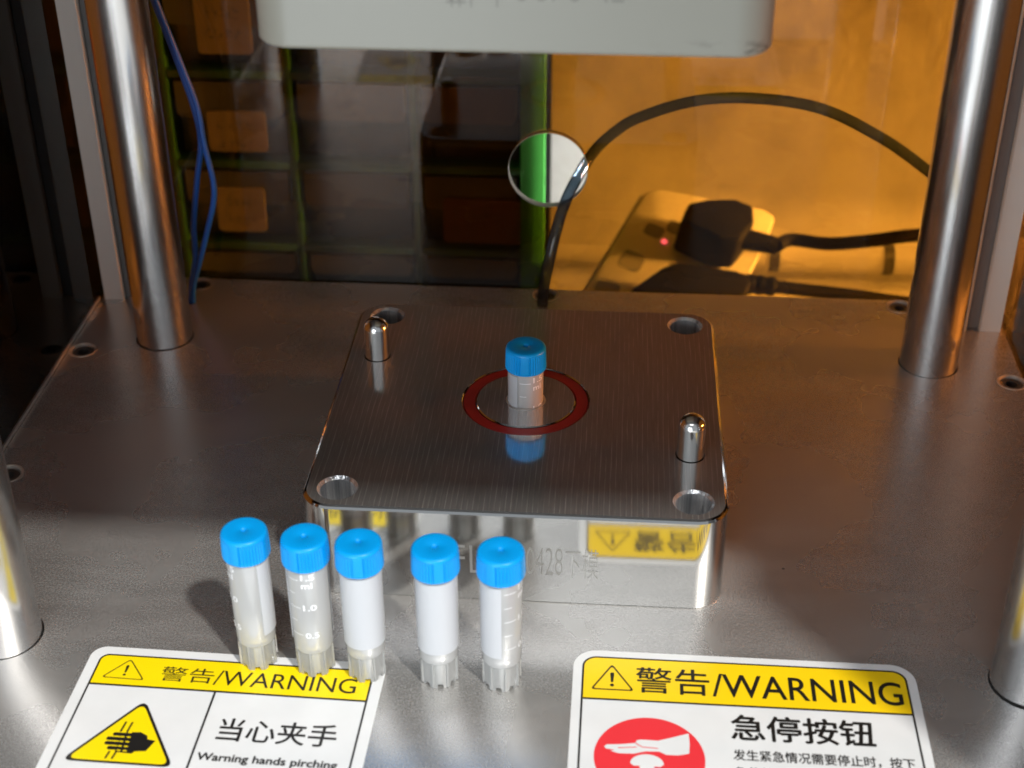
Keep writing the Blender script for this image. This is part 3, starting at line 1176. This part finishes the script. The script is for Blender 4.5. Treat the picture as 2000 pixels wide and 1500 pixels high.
# ================================================================== wires and hose inside the press
grp = 'blue wires hanging at the back left column'
bm = bmesh.new()
sweep(bm, [(-158, 114, 214), (-146, 114, 150), (-137.2, 113, 118), (-131.6, 112, 97.8), (-127.4, 112, 80), (-126.2, 112, 66), (-129.0, 112, 52), (-132.8, 112, 32), (-133.6, 111.5, 18.7), (-136.4, 110.5, 6), (-137.2, 109.9, -3)], 1.08, 12)
tag(build('blue_wire', bm, M['wire']), 'thin blue wire, the one bowing left below the crossing', 'wire', grp)
bm = bmesh.new()
sweep(bm, [(-156, 112.4, 214), (-144, 112.4, 150), (-135.8, 111.4, 118), (-130.0, 110.4, 97.8), (-125.6, 110.4, 80), (-124.6, 110.3, 66), (-122.9, 110.5, 47), (-127.6, 110.5, 29.7), (-132.2, 110.3, 16), (-135.4, 109.8, 6), (-136.3, 109.4, -3)], 1.08, 12)
tag(build('blue_wire', bm, M['wire']), 'thin blue wire, the one bowing right below the crossing', 'wire', grp)

bm = bmesh.new()
sweep(bm, [(-1.2, 116, 0.1), (-0.6, 117.5, 8), (1.2, 120, 18), (3.4, 123.5, 28), (6.0, 127.4, 36.6), (9.4, 132.5, 43.4), (16.5, 144, 52), (25, 150, 58.5), (33.7, 152, 63.3), (52.6, 153, 69.6), (73.5, 153, 71.6), (100.4, 153, 68.4), (124.5, 153, 57.4), (144.5, 153, 44), (175, 158, 18), (190, 190, -55)], 2.15, 24)
tag(build('air_hose', bm, M['hose']), 'clear blue air hose arching through the round hole', 'hose')

# ================================================================== behind the amber panel
cab = empty('drawer_cabinet', (-100, 230, -65), 'green framed cabinet of smoky drawers behind the panel', 'cabinet')
def G(x0, x1, y0, y1, z0, z1, bev=0.0): 
    return box(bmesh.new(), x0 + 100, x1 + 100, y0 - 230, y1 - 230, z0 + 65, z1 + 65, bev)
COLS = [-287, -231, -175, -120, -65, -15.5]
ROWS = [-65, -36.3, 5, 47.5, 90, 132, 174, 216, 258, 300]
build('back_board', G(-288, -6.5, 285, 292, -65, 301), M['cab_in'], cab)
for x, w in zip(COLS[:-1], (3, 3, 3, 3, 3)):
    build('upright', G(x - w / 2, x + w / 2, 229, 285, -64.9, 301, .4), M['green'], cab)
build('upright', G(-17.0, -6.4, 224, 230, -64.9, 301, .2), plain('cabinet_green_lit', (0.03, 0.26, 0.025), 0.7), cab)  # same cabinet green, brightened in colour to look lit
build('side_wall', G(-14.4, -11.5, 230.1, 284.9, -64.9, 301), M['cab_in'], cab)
for z in ROWS:
    for a, c in zip(COLS, COLS[1:]):
        build('shelf', G(a + 1.6, c - 1.7, 228.5, 284, z - 1.8 if z > -60 else z, z + 1.8, .4), M['green'], cab)
labels = {(2, 1): 'card', (2, 2): 'card', (2, 3): 'card', (4, 1): 'redcard', (3, 4): 'card'}
for ri in range(9):
    for ci in range(5):
        x0, x1 = COLS[ci] + 3.2, COLS[ci + 1] - 3.2
        z0, z1 = ROWS[ri] + 2.6, ROWS[ri + 1] - 3.2
        if ri == 0: z0 = ROWS[0] + 2.6
        dr = build('drawer', G(x0, x1, 236, 282, z0, z1, 1.0), M['drawer'] if ri < 4 else M['reflector_drawer'], cab)
        zl = z1 - (z1 - z0) * .48
        b = bmesh.new()
        poly_prism(b, rrect(x0 + 100 + .6, x1 + 100 - .6, zl + 65, z1 + 65 - .8, 3.4, 6, (0, 0, 1, 1)), 0.2, 5.9, plane='xz')
        build('lip', b, M['lip'], dr)
        k = labels.get((ci, ri))
        if k:
            sx = x0 + (14 if ci == 2 else 9); w = {1: 22.5, 2: 26.5, 3: 24}.get(ri, 25) if k == 'card' else 36
            zt = z1 - ({1: 8.5, 2: 14, 3: 5}.get(ri, 7.5) if k == 'card' else 11); h = {1: 22, 2: 19, 3: 25}.get(ri, 25) if k == 'card' else 22
            b = bmesh.new()
            poly_prism(b, rrect(sx + 100, sx + w + 100, zt - h + 65, zt + 65, 2.0, 5), -1.0, 0.1, plane='xz')
            lb = build('label_card', b, M[k], dr)
            b = bmesh.new()
            rnd = random.Random(ci * 7 + ri)
            for row in range(2):
                for q in range(4):
                    xx = sx + 100 + 4 + q * (w - 8) / 4
                    zz = zt + 65 - 7 - row * 9
                    for s in range(4):
                        hx, hz = xx + rnd.uniform(0, 2.6), zz + rnd.uniform(-2.4, 1.2)
                        ww, hh = (rnd.uniform(1.2, 2.6), .32) if s % 2 else (.32, rnd.uniform(1.2, 2.8))
                        b.faces.new([b.verts.new(c) for c in ((hx, -1.05 - s * .01, hz), (hx + ww, -1.05 - s * .01, hz), (hx + ww, -1.05 - s * .01, hz + hh), (hx, -1.05 - s * .01, hz + hh))])
            build('handwriting', b, M['ink'], dr, smooth=None)

# box added above the picture to tone what the block and plate mirror
bm = bmesh.new(); box(bm, -4, 288, 212, 299.5, 104, 330, 2)
tag(build('reflection_box', bm, plain('reflection_box_tone', (0.55, 0.50, 0.44), 0.6, var=0.1)), 'pale box added out of the picture to tone the reflections in block and plate', 'shelf')

# power strip leaning against the wall
S0 = Vector((15.0, 205.0, -39.1))
ey = (Vector((40.7, 270, -20)) - S0).normalized()
ew = Vector((64, 5, -8)); ex = (ew - ey * ew.dot(ey)).normalized(); en = ex.cross(ey)
SM = Matrix((ex, ey, en)).transposed().to_4x4(); SM.translation = S0 * S
ps = link(bpy.data.objects.new('power_strip', None)); ps.empty_display_size = .01
ps.matrix_world = SM
tag(ps, 'white power strip with a glowing red lamp, two black plugs in it', 'power strip')
b = bmesh.new()
SHELL = [(-1.0, -44), (60.5, -36), (61.5, 60), (60.5, 88), (54, 90), (5, 76), (-0.5, 70)]
poly_prism(b, SHELL, -11, 0)
bmesh.ops.bevel(b, geom=[q for q in b.edges], offset=1.6, segments=2, profile=.5, affect='EDGES')
build('shell', b, M['white_abs'], ps)
b = bmesh.new()
poly_prism(b, [(-2.6, -44), (-1.2, -44), (-0.8, 71), (-2.0, 71)], -10, -4)
build('side_groove', b, M['hole_grey'], ps)
for cx, cy, rx, ry in ((13.0, 48.0, 4.6, 4.2), (21.2, 55.0, 4.0, 4.2), (10.8, 24.6, 5.4, 6.0), (7.6, 3.4, 5.4, 5.0)):
    b = bmesh.new()
    poly_prism(b, [(cx + rx * math.copysign(abs(math.cos(t)) ** .5, math.cos(t)), cy + ry * math.copysign(abs(math.sin(t)) ** .5, math.sin(t))) for t in [2 * PI * k / 28 for k in range(28)]], -.5, .12)
    build('socket_hole', b, M['hole_grey'], ps)
b = bmesh.new(); lathe(b, [(0, 1.0), (.9, .8), (1.35, 0), (1.35, -.5), (0, -.5)], 20)
build('lamp', b, M['led'], ps, (19.6, 44.0, 0.05))
for pts in ([(26, 43), (46, 51), (46, 54), (26, 46)], [(27, 29), (52, 38), (52, 42), (27, 33)]):
    b = bmesh.new(); poly_prism(b, pts, -.4, .1)
    build('socket_slit', b, M['hole_grey'], ps)


def strip_pt(a, b_, h): return S0 + ex * a + ey * b_ + en * h


def plug(label, outline, h0, h1, cable, neck, ridges):
    e = empty('plug', tuple(strip_pt(40, 40, 0)), label, 'plug', 'black plugs in the power strip')
    inv = strip_pt(40, 40, 0)
    b = bmesh.new(); poly_prism(b, outline, h0, h1)
    bmesh.ops.bevel(b, geom=[q for q in b.edges], offset=2.2, segments=3, profile=.5, affect='EDGES')
    for v in b.verts: v.co = strip_pt(*v.co) - inv
    build('body', b, M['black_abs'], e)
    b = bmesh.new()
    sweep(b, [Vector(q) - inv for q in neck], (lambda t: 5.2 - 1.2 * t + (0.45 if ridges and int(t * 14) % 2 else 0)), 16, 14)
    build('strain_relief', b, M['black_abs'], e)
    b = bmesh.new()
    sweep(b, [Vector(q) - inv for q in cable], 3.1, 14, 10)
    build('cable', b, M['black_abs'], e)
    return e


n1 = [strip_pt(50, 52, 12), strip_pt(60, 55, 12), strip_pt(68, 57, 12)]
plug('upper black plug in the white power strip', [(25, 40), (24, 53), (31, 60), (42, 67), (51, 67), (55, 57), (53, 43), (44, 39)], .2, 21,
     [n1[-1], (108, 247, -33.5), (125, 243, -33), (145, 240, -29), (166, 238, -24.5), (230, 236, -18)], n1, False)
n2 = [strip_pt(60, 17, 12), (84, 224, -45.5), (100, 227, -47.8)]
plug('lower black plug at the near end of the power strip', [(20, -9), (28, 12), (33, 18), (58, 27), (66, 24), (66, 2), (40, -9)], .2, 19,
     [n2[-1], (118, 228, -50), (140, 228, -52), (166, 228, -55), (240, 228, -60)], n2, True)

# horizontal white duct running right from the strip
dt = empty('cable_duct', (100, 268, -53), 'white round cable duct lying behind the two black cables', 'cable duct')
b = bmesh.new()
sweep(b, [(0, 0, 0), (30, 0, 0), (70, 0, 0.2), (200, 0, 0.3)], 7.2, 28, 6)
build('pipe', b, M['duct'], dt)
for x in (0.5, 55):
    b = bmesh.new()
    sweep(b, [(x, 0, 0), (x + 3, 0, 0), (x + 5, 0, 0)], 7.5, 28, 3)
    build('clip_band', b, M['lip'], dt)

# made-up box for the orange reflection in the left panel; dark body, lit top
ct = empty('reflection_shape', (-260, 195, -65), 'brown shape imitating a reflection, outside the left side panel', 'reflection_shape')
bm = bmesh.new(); box(bm, -75, 45, -38, 26, 0.1, 84, 1.5)
build('body', bm, plain('reflection_shape_shaded', (0.10, 0.055, 0.03), 0.7, var=0.2), ct)  # dark colour in place of the shade below the bright top
bm = bmesh.new()
poly_prism(bm, [(-78, 84.2), (-78, 118), (-20, 113), (46, 99), (47, 95), (-10, 86), (-30, 84.2)], -40, 27, plane='xz')
bmesh.ops.bevel(bm, geom=[q for q in bm.edges], offset=1.5, segments=2, profile=.5, affect='EDGES')
build('lit_top', bm, M['reflection_shape'], ct)
